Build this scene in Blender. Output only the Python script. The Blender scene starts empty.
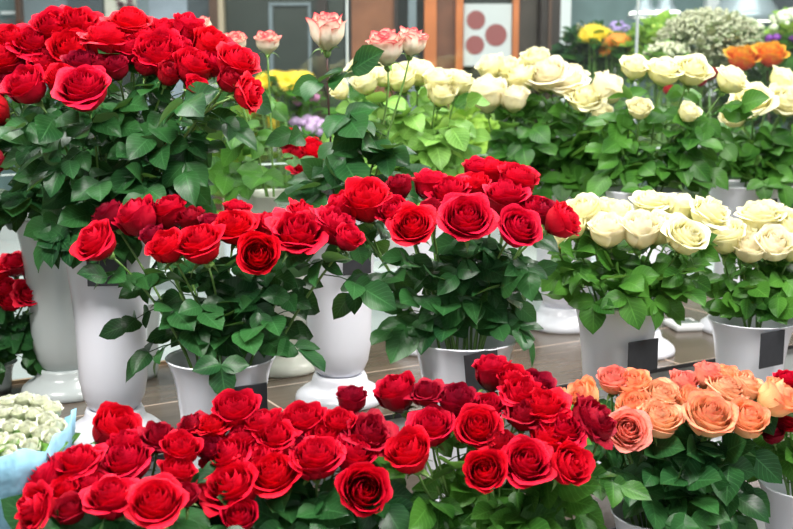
import bpy, math, random
import numpy as np
from mathutils import Vector, Matrix
random.seed(7)
C = bpy.context.scene.collection
F, CX, CY, HOR, CAMZ = 1101.0, 396.5, 264.5, 78.0, 1.62
PITCH = math.atan((CY-HOR)/F)
cp, sp = math.cos(PITCH), math.sin(PITCH)

def ray(px, py):
    a = (px-CX)/F; b = -(py-CY)/F
    return Vector((a, cp+b*sp, -sp+b*cp))
def at(px, py, Y):                       # the point seen at a pixel, at forward distance Y
    r = ray(px, py); return Vector((0, 0, CAMZ)) + r*(Y/r.y)
def onz(px, py, z):                      # the point seen at a pixel, on a surface of height z
    r = ray(px, py); return Vector((0, 0, CAMZ)) + r*((z-CAMZ)/r.z)
U = Vector((.8660254, .5, 0)); N = Vector((-.5, .8660254, 0))   # along the stand / away across it

# ------------------------------------------------------------------ materials
def mat(name, col, rough=.5, trans=0, tcol=None, spec=.5, metal=0, bump=0, bscale=40, noise=0, nscale=8, coat=0, sss=0):
    m = bpy.data.materials.new(name); m.use_nodes = True
    nt = m.node_tree; b = nt.nodes['Principled BSDF']; L = nt.links
    b.inputs['Base Color'].default_value = (*col, 1); b.inputs['Roughness'].default_value = rough
    b.inputs['Metallic'].default_value = metal; b.inputs['Specular IOR Level'].default_value = spec
    if coat: b.inputs['Coat Weight'].default_value = coat; b.inputs['Coat Roughness'].default_value = .08
    m['n'] = 1
    if noise:
        tc = nt.nodes.new('ShaderNodeTexCoord'); n = nt.nodes.new('ShaderNodeTexNoise'); n.inputs['Scale'].default_value = nscale
        r = nt.nodes.new('ShaderNodeMix'); r.data_type = 'RGBA'
        r.inputs[6].default_value = (*[max(0, c*(1-noise)) for c in col], 1); r.inputs[7].default_value = (*[min(1, c*(1+noise)) for c in col], 1)
        L.new(tc.outputs['Object'], n.inputs['Vector']); L.new(n.outputs['Fac'], r.inputs[0]); L.new(r.outputs[2], b.inputs['Base Color'])
    if bump:
        tc = nt.nodes.new('ShaderNodeTexCoord'); n = nt.nodes.new('ShaderNodeTexNoise'); n.inputs['Scale'].default_value = bscale
        bp = nt.nodes.new('ShaderNodeBump'); bp.inputs['Strength'].default_value = bump; bp.inputs['Distance'].default_value = .01
        L.new(tc.outputs['Object'], n.inputs['Vector']); L.new(n.outputs['Fac'], bp.inputs['Height']); L.new(bp.outputs['Normal'], b.inputs['Normal'])
    return m

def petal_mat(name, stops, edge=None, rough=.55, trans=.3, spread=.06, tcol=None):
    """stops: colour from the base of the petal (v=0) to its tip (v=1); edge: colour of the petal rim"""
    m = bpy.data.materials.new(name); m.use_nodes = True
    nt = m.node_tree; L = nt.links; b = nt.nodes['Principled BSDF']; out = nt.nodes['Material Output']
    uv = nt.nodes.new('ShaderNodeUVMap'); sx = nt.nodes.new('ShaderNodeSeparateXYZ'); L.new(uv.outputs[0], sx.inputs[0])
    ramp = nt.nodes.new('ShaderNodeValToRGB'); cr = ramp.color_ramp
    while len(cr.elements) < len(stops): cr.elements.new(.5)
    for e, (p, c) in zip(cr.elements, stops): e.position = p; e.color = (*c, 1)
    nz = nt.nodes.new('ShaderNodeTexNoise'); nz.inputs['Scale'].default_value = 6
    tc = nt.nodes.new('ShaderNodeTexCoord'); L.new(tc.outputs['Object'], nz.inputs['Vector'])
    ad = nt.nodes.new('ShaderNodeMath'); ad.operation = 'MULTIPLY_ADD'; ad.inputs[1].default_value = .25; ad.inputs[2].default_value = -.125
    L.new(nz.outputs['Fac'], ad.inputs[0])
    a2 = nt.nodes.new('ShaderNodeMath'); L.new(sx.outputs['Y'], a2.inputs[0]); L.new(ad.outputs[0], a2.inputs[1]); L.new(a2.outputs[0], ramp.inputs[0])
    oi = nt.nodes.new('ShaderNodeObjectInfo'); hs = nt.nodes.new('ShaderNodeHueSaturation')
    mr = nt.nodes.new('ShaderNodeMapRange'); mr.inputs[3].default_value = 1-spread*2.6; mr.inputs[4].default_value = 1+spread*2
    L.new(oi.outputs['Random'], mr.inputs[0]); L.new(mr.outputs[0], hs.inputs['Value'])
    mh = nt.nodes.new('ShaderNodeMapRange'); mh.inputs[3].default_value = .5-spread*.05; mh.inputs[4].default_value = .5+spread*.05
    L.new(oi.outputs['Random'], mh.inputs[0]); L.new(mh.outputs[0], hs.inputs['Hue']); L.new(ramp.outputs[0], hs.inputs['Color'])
    L.new(hs.outputs[0], b.inputs['Base Color']); b.inputs['Roughness'].default_value = rough; b.inputs['Specular IOR Level'].default_value = .18
    pass
    wv = nt.nodes.new('ShaderNodeTexNoise'); wv.inputs['Scale'].default_value = 9
    mp = nt.nodes.new('ShaderNodeMapping'); mp.inputs['Scale'].default_value = (5, .5, 1); L.new(uv.outputs[0], mp.inputs[0]); L.new(mp.outputs[0], wv.inputs['Vector'])
    bp = nt.nodes.new('ShaderNodeBump'); bp.inputs['Strength'].default_value = .25; bp.inputs['Distance'].default_value = .05
    L.new(wv.outputs['Fac'], bp.inputs['Height']); L.new(bp.outputs[0], b.inputs['Normal'])
    tr = nt.nodes.new('ShaderNodeBsdfTranslucent'); L.new(hs.outputs[0], tr.inputs[0])
    if tcol: nt.links.remove(tr.inputs[0].links[0]); tr.inputs[0].default_value = (*tcol, 1)
    mx = nt.nodes.new('ShaderNodeMixShader'); mx.inputs[0].default_value = trans
    L.new(b.outputs[0], mx.inputs[1]); L.new(tr.outputs[0], mx.inputs[2]); L.new(mx.outputs[0], out.inputs['Surface'])
    return m

def leaf_mat(name, c0, c1, rough=.38, trans=.22, tc_=(.16, .36, .05)):
    m = bpy.data.materials.new(name); m.use_nodes = True
    nt = m.node_tree; L = nt.links; b = nt.nodes['Principled BSDF']; out = nt.nodes['Material Output']
    nd = nt.nodes.new
    tc = nd('ShaderNodeTexCoord'); nz = nd('ShaderNodeTexNoise'); nz.inputs['Scale'].default_value = 9; nz.inputs['Detail'].default_value = 1
    L.new(tc.outputs['Object'], nz.inputs['Vector'])
    ra = nd('ShaderNodeMapRange'); ra.inputs[1].default_value = .35; ra.inputs[2].default_value = .65; L.new(nz.outputs['Fac'], ra.inputs[0])
    mx = nd('ShaderNodeMix'); mx.data_type = 'RGBA'; mx.inputs[6].default_value = (*c0, 1); mx.inputs[7].default_value = (*c1, 1); L.new(ra.outputs[0], mx.inputs[0])
    uv = nd('ShaderNodeUVMap'); sx = nd('ShaderNodeSeparateXYZ'); L.new(uv.outputs[0], sx.inputs[0])
    au = nd('ShaderNodeMath'); au.operation = 'SUBTRACT'; au.inputs[1].default_value = .5; L.new(sx.outputs['X'], au.inputs[0])
    ab = nd('ShaderNodeMath'); ab.operation = 'ABSOLUTE'; L.new(au.outputs[0], ab.inputs[0])
    m1 = nd('ShaderNodeMath'); m1.operation = 'MULTIPLY_ADD'; m1.inputs[1].default_value = -5; L.new(ab.outputs[0], m1.inputs[0])
    m2 = nd('ShaderNodeMath'); m2.operation = 'MULTIPLY'; m2.inputs[1].default_value = 8; L.new(sx.outputs['Y'], m2.inputs[0]); L.new(m2.outputs[0], m1.inputs[2])
    fr = nd('ShaderNodeMath'); fr.operation = 'PINGPONG'; fr.inputs[1].default_value = .5; L.new(m1.outputs[0], fr.inputs[0])
    lt = nd('ShaderNodeMath'); lt.operation = 'LESS_THAN'; lt.inputs[1].default_value = .05; L.new(fr.outputs[0], lt.inputs[0])
    l2 = nd('ShaderNodeMath'); l2.operation = 'LESS_THAN'; l2.inputs[1].default_value = .02; L.new(ab.outputs[0], l2.inputs[0])
    mm = nd('ShaderNodeMath'); mm.operation = 'MAXIMUM'; L.new(lt.outputs[0], mm.inputs[0]); L.new(l2.outputs[0], mm.inputs[1])
    sc = nd('ShaderNodeMath'); sc.operation = 'MULTIPLY'; sc.inputs[1].default_value = .45; L.new(mm.outputs[0], sc.inputs[0])
    v = nd('ShaderNodeMix'); v.data_type = 'RGBA'; v.inputs[7].default_value = (*[min(1, c*2.0+.02) for c in c1], 1)
    L.new(sc.outputs[0], v.inputs[0]); L.new(mx.outputs[2], v.inputs[6])
    ge = nd('ShaderNodeNewGeometry'); bk = nd('ShaderNodeMix'); bk.data_type = 'RGBA'; bk.inputs[7].default_value = (c1[0]*1.6+.04, c1[1]*1.35+.05, c1[2]*1.6+.03, 1)
    L.new(ge.outputs['Backfacing'], bk.inputs[0]); L.new(v.outputs[2], bk.inputs[6]); L.new(bk.outputs[2], b.inputs['Base Color'])
    b.inputs['Roughness'].default_value = rough; b.inputs['Specular IOR Level'].default_value = .22
    bp = nd('ShaderNodeBump'); bp.inputs['Strength'].default_value = .5; bp.inputs['Distance'].default_value = .002; bp.invert = True
    L.new(mm.outputs[0], bp.inputs['Height']); L.new(bp.outputs[0], b.inputs['Normal'])
    tr = nd('ShaderNodeBsdfTranslucent'); tr.inputs[0].default_value = (*tc_, 1)
    ms = nd('ShaderNodeMixShader'); ms.inputs[0].default_value = trans
    L.new(b.outputs[0], ms.inputs[1]); L.new(tr.outputs[0], ms.inputs[2]); L.new(ms.outputs[0], out.inputs['Surface'])
    return m

def glass_mat(name, tint=(1, 1, 1), refl=.06):
    m = bpy.data.materials.new(name); m.use_nodes = True
    nt = m.node_tree; nt.nodes.remove(nt.nodes['Principled BSDF']); out = nt.nodes['Material Output']
    t = nt.nodes.new('ShaderNodeBsdfTransparent'); t.inputs[0].default_value = (*tint, 1)
    g = nt.nodes.new('ShaderNodeBsdfGlossy'); g.inputs['Roughness'].default_value = .03
    x = nt.nodes.new('ShaderNodeMixShader'); x.inputs[0].default_value = refl
    nt.links.new(t.outputs[0], x.inputs[1]); nt.links.new(g.outputs[0], x.inputs[2]); nt.links.new(x.outputs[0], out.inputs[0])
    return m

def tile_mat(name, c1, c2, grout, size, off=(0, 0, 0), rough=.16, mortar=.006):
    m = bpy.data.materials.new(name); m.use_nodes = True
    nt = m.node_tree; L = nt.links; b = nt.nodes['Principled BSDF']
    tc = nt.nodes.new('ShaderNodeTexCoord'); mp = nt.nodes.new('ShaderNodeMapping'); mp.inputs['Location'].default_value = off
    br = nt.nodes.new('ShaderNodeTexBrick'); br.offset = 0; br.inputs['Scale'].default_value = 1
    br.inputs['Brick Width'].default_value = size*1.6; br.inputs['Row Height'].default_value = size; br.inputs['Mortar Size'].default_value = mortar*.5
    br.inputs['Color1'].default_value = (*c1, 1); br.inputs['Color2'].default_value = (*c2, 1); br.inputs['Mortar'].default_value = (*grout, 1)
    nz = nt.nodes.new('ShaderNodeTexNoise'); nz.inputs['Scale'].default_value = 3
    ml = nt.nodes.new('ShaderNodeMapping'); ml.inputs['Scale'].default_value = (1.5, 12, 1)
    hs = nt.nodes.new('ShaderNodeHueSaturation'); mr = nt.nodes.new('ShaderNodeMapRange'); mr.inputs[3].default_value = .7; mr.inputs[4].default_value = 1.3
    L.new(tc.outputs['Object'], mp.inputs[0]); L.new(mp.outputs[0], br.inputs['Vector']); L.new(tc.outputs['Object'], ml.inputs[0]); L.new(ml.outputs[0], nz.inputs['Vector'])
    L.new(nz.outputs['Fac'], mr.inputs[0]); L.new(mr.outputs[0], hs.inputs['Value']); L.new(br.outputs['Color'], hs.inputs['Color']); L.new(hs.outputs[0], b.inputs['Base Color'])
    b.inputs['Roughness'].default_value = rough; b.inputs['Specular IOR Level'].default_value = .35
    return m

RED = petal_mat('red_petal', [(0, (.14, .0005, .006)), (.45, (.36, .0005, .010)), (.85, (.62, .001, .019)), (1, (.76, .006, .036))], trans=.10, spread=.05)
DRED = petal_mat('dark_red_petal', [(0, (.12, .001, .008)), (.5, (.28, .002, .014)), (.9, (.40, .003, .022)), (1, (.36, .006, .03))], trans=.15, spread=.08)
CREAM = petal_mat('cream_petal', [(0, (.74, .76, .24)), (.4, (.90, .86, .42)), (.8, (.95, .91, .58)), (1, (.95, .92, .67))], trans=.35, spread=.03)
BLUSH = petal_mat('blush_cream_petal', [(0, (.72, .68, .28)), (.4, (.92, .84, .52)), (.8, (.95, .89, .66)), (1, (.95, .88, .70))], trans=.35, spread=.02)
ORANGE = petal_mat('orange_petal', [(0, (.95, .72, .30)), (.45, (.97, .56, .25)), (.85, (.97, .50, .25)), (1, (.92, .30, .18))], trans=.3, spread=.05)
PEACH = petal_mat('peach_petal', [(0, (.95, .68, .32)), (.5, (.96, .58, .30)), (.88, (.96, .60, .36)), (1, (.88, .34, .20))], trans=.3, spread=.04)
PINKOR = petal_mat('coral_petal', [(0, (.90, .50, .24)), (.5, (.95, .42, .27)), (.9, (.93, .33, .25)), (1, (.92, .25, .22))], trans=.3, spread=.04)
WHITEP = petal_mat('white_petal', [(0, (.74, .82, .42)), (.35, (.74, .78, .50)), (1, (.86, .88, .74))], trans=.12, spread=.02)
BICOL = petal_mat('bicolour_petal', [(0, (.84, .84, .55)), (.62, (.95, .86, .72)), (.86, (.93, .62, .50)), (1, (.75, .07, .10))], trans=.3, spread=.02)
DLEAF = leaf_mat('dark_rose_leaf', (.006, .036, .012), (.024, .098, .024), rough=.33, trans=.12)
MLEAF = leaf_mat('green_rose_leaf', (.014, .072, .010), (.060, .185, .022))
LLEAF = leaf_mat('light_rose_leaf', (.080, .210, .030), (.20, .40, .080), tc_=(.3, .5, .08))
STEM = mat('rose_stem', (.12, .24, .05), .45, noise=.4)
DSTEM = mat('dark_rose_stem', (.06, .025, .02), .5, noise=.3)
SEPAL = mat('rose_sepal', (.16, .30, .07), .5, noise=.3, nscale=20)
VASE = mat('white_plastic', (.77, .78, .85), .28, noise=.03, nscale=3, coat=.3)
VCREAM = mat('cream_plastic', (.66, .68, .60), .3, noise=.04, nscale=3, coat=.3)
VGREY = mat('grey_white_plastic', (.50, .55, .55), .24, noise=.05, nscale=4, coat=.3)
SLATE = mat('chalkboard_black', (.022, .023, .028), .55, noise=.4, nscale=60)
WPLAS = mat('device_white', (.82, .83, .84), .35)
LCD = mat('lcd_screen', (.20, .24, .22), .2)
PAPER = mat('blue_wrap_paper', (.23, .47, .62), .55, bump=.5, bscale=25, noise=.12, nscale=10)

# ------------------------------------------------------------------ mesh helpers
class MB:
    def __init__(s): s.v = []; s.f = []; s.uv = []; s.mi = []
    def grid(s, pts, uvs, closed=False, mi=0):
        """pts[r][c]"""
        nr, nc = len(pts), len(pts[0]); o = len(s.v)
        for row in pts: s.v += [tuple(p) for p in row]
        for r in range(nr-1):
            for c in range(nc if closed else nc-1):
                c2 = (c+1) % nc
                s.f.append((o+r*nc+c, o+r*nc+c2, o+(r+1)*nc+c2, o+(r+1)*nc+c))
                s.uv.append((uvs[r][c], uvs[r][c2], uvs[r+1][c2], uvs[r+1][c])); s.mi.append(mi)
    def lathe(s, prof, n=40, c=(0, 0, 0), mi=0):
        pts = [[(c[0]+r*math.cos(2*math.pi*k/n), c[1]+r*math.sin(2*math.pi*k/n), c[2]+z) for k in range(n)] for r, z in prof]
        s.grid(pts, [[(k/n, i/len(prof)) for k in range(n)] for i in range(len(prof))], True, mi)
    def box(s, c, d, M=None, mi=0):
        o = len(s.v)
        for x in (-1, 1):
            for y in (-1, 1):
                for z in (-1, 1):
                    p = Vector((x*d[0]/2, y*d[1]/2, z*d[2]/2))
                    if M: p = M @ p
                    s.v.append(tuple(p+Vector(c)))
        for f in ((0, 1, 3, 2), (4, 6, 7, 5), (0, 4, 5, 1), (2, 3, 7, 6), (0, 2, 6, 4), (1, 5, 7, 3)):
            s.f.append(tuple(o+i for i in f)); s.uv.append(((0, 0), (1, 0), (1, 1), (0, 1))); s.mi.append(mi)
    def tube(s, pts, rad, n=6, mi=0):
        rows = []; L = len(pts)
        for i, p in enumerate(pts):
            t = (Vector(pts[min(i+1, L-1)])-Vector(pts[max(i-1, 0)])).normalized()
            a = t.cross(Vector((.3, 1, .1))).normalized(); b = t.cross(a)
            r = rad[i] if isinstance(rad, (list, tuple)) else rad
            rows.append([Vector(p)+a*r*math.cos(2*math.pi*k/n)+b*r*math.sin(2*math.pi*k/n) for k in range(n)])
        s.grid(rows, [[(k/n, i/L) for k in range(n)] for i in range(L)], True, mi)
        o = len(s.v)
        for idx in (0, L-1):
            s.v.append(tuple(pts[idx])); ci = len(s.v)-1; base = o-L*n+idx*n
            for k in range(n):
                s.f.append((base+k, base+(k+1) % n, ci)); s.uv.append(((0, 0), (1, 0), (0, 1))); s.mi.append(mi)
    def mesh(s, name, mats, smooth=True):
        me = bpy.data.meshes.new(name); me.from_pydata(s.v, [], s.f)
        uvl = me.uv_layers.new(name='UVMap')
        uvl.data.foreach_set('uv', [c for f in s.uv for q in f for c in q])
        for m in (mats if isinstance(mats, (list, tuple)) else [mats]): me.materials.append(m)
        me.polygons.foreach_set('material_index', s.mi)
        me.polygons.foreach_set('use_smooth', [smooth]*len(s.f)); me.update()
        return me
    def build(s, name, mats, parent=None, loc=None, rotz=0, smooth=True, bevel=0):
        o = bpy.data.objects.new(name, s.mesh(name, mats, smooth)); C.objects.link(o)
        if parent: o.parent = parent
        if loc is not None: o.location = loc
        o.rotation_euler.z = rotz
        if bevel:
            md = o.modifiers.new('Bevel', 'BEVEL'); md.width = bevel; md.segments = 2
        return o

def tag(o, label=None, cat=None, group=None, kind=None):
    if label: o['label'] = label
    if cat: o['category'] = cat
    if group: o['group'] = group
    if kind: o['kind'] = kind
    return o
def empty(name, loc, label, cat, group=None, rotz=0):
    o = bpy.data.objects.new(name, None); C.objects.link(o); o.location = loc; o.rotation_euler.z = rotz; o.empty_display_size = .05
    return tag(o, label, cat, group)
def link_mesh(name, me, parent, M=None):
    o = bpy.data.objects.new(name, me); C.objects.link(o); o.parent = parent
    if M is not None: o.matrix_local = M
    return o
def lerp(a, b, t): return a+(b-a)*t

# ------------------------------------------------------------------ rose bloom (unit diameter, base at origin, opening along +Z)
def bloom_mesh(name, m, openness, n, seed, nu=9, nv=8, ragged=0.0):
    rnd = random.Random(seed); b = MB()
    for i in range(n):
        t = i/(n-1); th0 = i*2.39996+rnd.uniform(-.15, .15)
        o = openness
        R = .5*(.07+.80*t**.68)*(.84+.16*o)
        hw = lerp(2.0, .92, t**.45)
        H = lerp(.78, .80-.22*o, max(0, t-.25)**1.1/.75)*rnd.uniform(.94, 1.06)
        if o < .3: H = lerp(.84, .74, t)
        c = lerp(-.40, .02+.24*o, min(1, t*1.1))*rnd.uniform(.85, 1.15)
        curl = max(0, t-.2)/.8*(.13+.13*o)*rnd.uniform(.6, 1.4)
        ph = rnd.uniform(0, 6.28); ph2 = rnd.uniform(0, 6.28); wav = (.012+.026*t)*(1+ragged*1.6)
        point = max(0, t-.3)*rnd.uniform(.02, .10)
        P = []; UV = []
        for iv in range(nv):
            v = iv/(nv-1); row = []; ur = []
            for iu in range(nu):
                u = -1+2*iu/(nu-1)
                vm = 1-.26*abs(u)**2.6 + point*(1-abs(u))**1.5
                vv = v*vm
                base = .16+.84*math.sin(min(vv/.5, 1)*math.pi/2)
                r = R*base
                top = max(0, vv-.5)/.5
                r *= 1+c*top**1.35
                z = H*(vv**.9 if t > .2 else vv)
                # rim rolls outward and down
                k = max(0, vv-.72)/.28
                side = .45+.55*abs(u)**1.3
                r += curl*.50*k**1.6*side; z -= curl*.75*k**2.0*side
                r *= 1+.075*u*(1-.3*t)
                r += wav*math.sin(2.6*u+ph)*vv**2 + wav*.55*math.sin(6.5*u+ph2)*vv**4
                z += wav*.9*math.sin(3.4*u+ph2)*vv**3
                w = hw*(.55+.45*math.sin(min(1, vv*1.25)*math.pi/2))
                a = th0+u*w
                if t < .12: r *= .75+.25*abs(u)
                row.append((r*math.cos(a), r*math.sin(a), z)); ur.append(((u+1)/2, v))
            P.append(row); UV.append(ur)
        b.grid(P, UV)
    # receptacle
    b.lathe([(0, -.02), (.05, -.015), (.085, .03), (.08, .08), (0, .10)], 8)
    return b.mesh(name, m)

def sepal_mesh():
    b = MB(); rnd = random.Random(3)
    b.lathe([(.035, -.13), (.06, -.11), (.088, -.06), (.095, -.01), (.07, .03)], 10)
    for k in range(5):
        a0 = k*1.2566+rnd.uniform(-.2, .2); L = rnd.uniform(.34, .50); dr = rnd.uniform(.1, .9)
        P = []; UV = []
        for i in range(7):
            t = i/6; w = .075*math.sin(math.pi*min(1, t*.82+.22))*(1-t*.55)
            r = .085+L*t*(.75 if dr > .4 else .45)*1.0; z = .0+L*(.55*t-dr*1.5*t*t)
            rr = []; uu = []
            for j in (-1, 0, 1):
                rr.append((r*math.cos(a0)-j*w*math.sin(a0), r*math.sin(a0)+j*w*math.cos(a0), z+(.02 if j else 0))); uu.append(((j+1)/2, t))
            P.append(rr); UV.append(uu)
        b.grid(P, UV)
    return b.mesh('calyx', SEPAL)
SEP = sepal_mesh()

BL = {}
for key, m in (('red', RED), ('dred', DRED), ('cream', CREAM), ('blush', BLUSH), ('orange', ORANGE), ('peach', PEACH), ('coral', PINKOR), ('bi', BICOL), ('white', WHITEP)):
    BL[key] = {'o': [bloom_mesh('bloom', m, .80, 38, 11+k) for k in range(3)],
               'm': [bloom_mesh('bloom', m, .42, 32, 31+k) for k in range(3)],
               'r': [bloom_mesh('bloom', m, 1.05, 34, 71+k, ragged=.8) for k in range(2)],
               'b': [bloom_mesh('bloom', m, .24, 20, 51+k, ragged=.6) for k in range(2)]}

# ------------------------------------------------------------------ leaves
def leaflet(b, p, d, nrm, L, rnd, ser=True):
    """p base, d pointing direction, nrm upper side"""
    d = d.normalized(); s = d.cross(nrm).normalized(); n = s.cross(d).normalized()
    W = L*rnd.uniform(.33, .42); fold = rnd.uniform(.10, .34); droop = rnd.uniform(.1, .55); tw = rnd.uniform(-.25, .25)
    NR = 9; P = []; UV = []; ph = rnd.uniform(0, 6)
    for i in range(NR):
        t = i/(NR-1)
        w = W*math.sin(math.pi*t**.78)**.8 if 0 < t < 1 else 0.0
        if t > .8: w *= 1-.25*(t-.8)/.2
        if ser and i % 2: w *= .95
        cen = p+d*(L*(t-.10*droop*t*t))-n*(L*droop*.55*t*t)
        row = []; ur = []
        for j in (-1, -.5, 0, .5, 1):
            q = cen+s*(w*j)+n*(w*abs(j)*fold+L*.02*math.sin(7*t+ph+j*2)*abs(j)+w*j*tw*t)
            row.append(q); ur.append(((j+1)/2, t))
        P.append(row); UV.append(ur)
    b.grid(P, UV)

def compound(b, p, out, up, scale, rnd, nleaf):
    """a compound rose leaf: a rachis with a terminal leaflet and side pairs"""
    out = out.normalized(); side = out.cross(Vector((0, 0, 1)))
    if side.length < .1: side = Vector((1, 0, 0))
    side.normalize(); n = side.cross(out).normalized()
    L = scale
    q1 = p+out*L*.55; q2 = p+out*L*1.0-Vector((0, 0, L*.10)); q3 = q2+out*L*.25-Vector((0, 0, L*.12))
    b.tube([p, q1, q2, q3], [.0014, .0012, .001, .0008], 4)
    def nn(): return (n+Vector((rnd.uniform(-.7, .7), rnd.uniform(-1.7, -.1), rnd.uniform(-.5, .2)))).normalized()
    leaflet(b, q3, out+Vector((rnd.uniform(-.3, .3), rnd.uniform(-.3, .3), rnd.uniform(-1.0, .1))), nn(), L*rnd.uniform(.95, 1.2), rnd)
    for q, k in ((q2, .92), (q1, .75))[:nleaf]:
        for sg in (-1, 1):
            leaflet(b, q, out*.55+side*sg+Vector((0, 0, rnd.uniform(-1.0, .25))), nn(), L*k*rnd.uniform(.85, 1.1), rnd)

def bez(p0, p1, p2, p3, t):
    a = 1-t; return p0*a**3+p1*3*a*a*t+p2*3*a*t*t+p3*t**3

GOLD = 0
def rose(name, colour, kind, px, py, dpx, Yh, base, rimz, axis, label, group, leafm, stemm, rnd, nleaves=3, lsize=.062, rise=.0, leaf_lo=0, leaf_hi=1, spread=1, vax=None, vR=.1, drape=.55):
    """base: foot of the stem inside the vase; rimz: height of the vase mouth"""
    d = dpx*Yh/F*{'o': 1.06, 'm': 1.14, 'r': 1.04, 'b': 1.18}[kind]
    cen = at(px, py, Yh)
    hgt = {'o': .55, 'm': .66, 'b': .80, 'r': .50}[kind]
    head = cen-axis*(d*hgt*.58)
    root = empty(name, base, label, 'rose', group)
    var = rnd.choice(BL[colour][kind])
    q = axis.to_track_quat('Z', 'Y').to_matrix().to_4x4()
    M = Matrix.Translation(head-base) @ q @ Matrix.Rotation(rnd.uniform(0, 6.28), 4, 'Z') @ Matrix.Diagonal((d, d, d*rnd.uniform(.95, 1.08), 1))
    link_mesh('bloom', var, root, M)
    link_mesh('calyx', SEP, root, M)
    # stem
    hz = head-base
    p0 = Vector((0, 0, 0)); p3 = hz-axis*d*.10
    p1 = Vector((hz.x*.10, hz.y*.10, max(rimz-base.z, .1)*1.0)); p2 = p3-axis*max(.04, hz.z*.22)
    n = 12; pts = [bez(p0, p1, p2, p3, i/n) for i in range(n+1)]
    sb = MB(); sb.tube(pts, [lerp(.0036, .0025, i/n) for i in range(n+1)], 6); sb.build('stem', stemm, root)
    # leaves between the mouth of the vase and the bloom
    fb = MB(); cnt = 0
    nleaves = round(nleaves*1.35); z0 = rimz-base.z+leaf_lo; z1 = hz.z-.05*leaf_hi
    for k in range(nleaves):
        f = ((k+rnd.uniform(.1, .9))/nleaves)**.9
        zt = lerp(z0, max(z1, z0+.02), f)
        best = min((abs(bez(p0, p1, p2, p3, i/40).z-zt), i) for i in range(41))[1]
        p = bez(p0, p1, p2, p3, best/40)
        for tries in range(7):
            a = rnd.uniform(0, 6.28) if rnd.random() < .35 else rnd.gauss(-1.57, 1.05)
            o = Vector((math.cos(a), math.sin(a), 0))+Vector((hz.x, hz.y, 0))*1.2
            o = o.normalized()*spread+Vector((0, 0, rnd.uniform(-.5, .85)-(.25 if f < .35 else 0)+tries*.12))
            tb = MB(); compound(tb, p, o, None, lsize*rnd.uniform(.75, 1.2)*.95, rnd, rnd.choice((1, 1, 2)))
            # leaves may hang over the rim of the vase but never through its wall
            if not any(v[2]+base.z < rimz+.004 and math.hypot(v[0]+base.x-vax.x, v[1]+base.y-vax.y) < vR+.004 for v in tb.v):
                off = len(fb.v); fb.v += tb.v; fb.f += [tuple(i+off for i in q_) for q_ in tb.f]; fb.uv += tb.uv; fb.mi += tb.mi
                break
    # one or two leaves drape over the mouth of the vase
    if vax is not None and drape:
        for k in range(2 if rnd.random() < drape-1 else (1 if rnd.random() < drape else 0)):
            zt = rimz-base.z+rnd.uniform(.01, .05)
            best = min((abs(bez(p0, p1, p2, p3, i/40).z-zt), i) for i in range(41))[1]; p = bez(p0, p1, p2, p3, best/40)
            a = rnd.gauss(-1.57, .85); dr = Vector((math.cos(a), math.sin(a), 0))
            e1 = Vector((vax.x-base.x, vax.y-base.y, rimz-base.z+rnd.uniform(.012, .035)))+dr*(vR+rnd.uniform(.008, .02))
            mid = (p+e1)/2+Vector((0, 0, .02)); fb.tube([p, mid, e1], [.0015, .0013, .001], 4)
            LL = lsize*rnd.uniform(.8, 1.2); sd = dr.cross(Vector((0, 0, 1)))
            nrm = dr+Vector((rnd.uniform(-.25, .25), rnd.uniform(-.2, .1), .35))
            leaflet(fb, e1, dr*.55+sd*rnd.uniform(-.4, .4)+Vector((0, 0, -1)), nrm, LL, rnd)
            for sg in (-1, 1):
                if rnd.random() < .75: leaflet(fb, e1-dr*.004, dr*.35+sd*sg*.9+Vector((0, 0, rnd.uniform(-.35, .15))), dr*.7+Vector((rnd.uniform(-.3, .3), 0, .7)), LL*.85, rnd)
    if fb.v: fb.build('foliage', leafm, root)
    return root

# ------------------------------------------------------------------ vases
def vase(name, loc, rimz, R, label, m=None, foot=True, group=None, body=.76, tall=1):
    """moulded pedestal flower vase; R rim radius"""
    m = m or VASE; h = rimz-loc.z; r = empty(name, loc, label, 'vase', group)
    q = MB(); z0 = h*.145 if foot else 0
    if foot:
        prof = [(.40*R, z0-.012), (.44*R, z0), (.545*R, z0+.02*h), (.64*R, z0+.07*h), (.70*R, z0+.15*h)]
    else:
        prof = [(0, .004), (.60*R, 0), (.66*R, .01), (.68*R, .08*h), (.70*R, .3*h)]
    prof += [(.715*R, .42*h), (.735*R, .58*h), (.775*R, .72*h), (.83*R, .84*h), (.90*R, .93*h), (.97*R, .98*h), (1.0*R, .993*h), (1.01*R, h), (.985*R, h+.001), (.955*R, .985*h), (.87*R, .92*h), (.80*R, .83*h), (.73*R, .68*h), (.68*R, .42*h), (.60*R, z0+.08*h), (0, z0+.05*h)]
    q.lathe(prof, 56); q.build('body', m, r)
    if foot:
        RF = R*1.0
        f = MB(); f.lathe([(0, 0), (.97*RF, 0), (1.0*RF, .004), (1.0*RF, .012), (.97*RF, .022), (.84*RF, .034), (.70*RF, .043), (.635*RF, .052), (.61*RF, .064), (.57*RF, .073), (.50*RF, z0-.001), (.42*RF, z0+.001), (.38*RF, z0-.004)], 56)
        f.build('foot', m, r)
    return r

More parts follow.
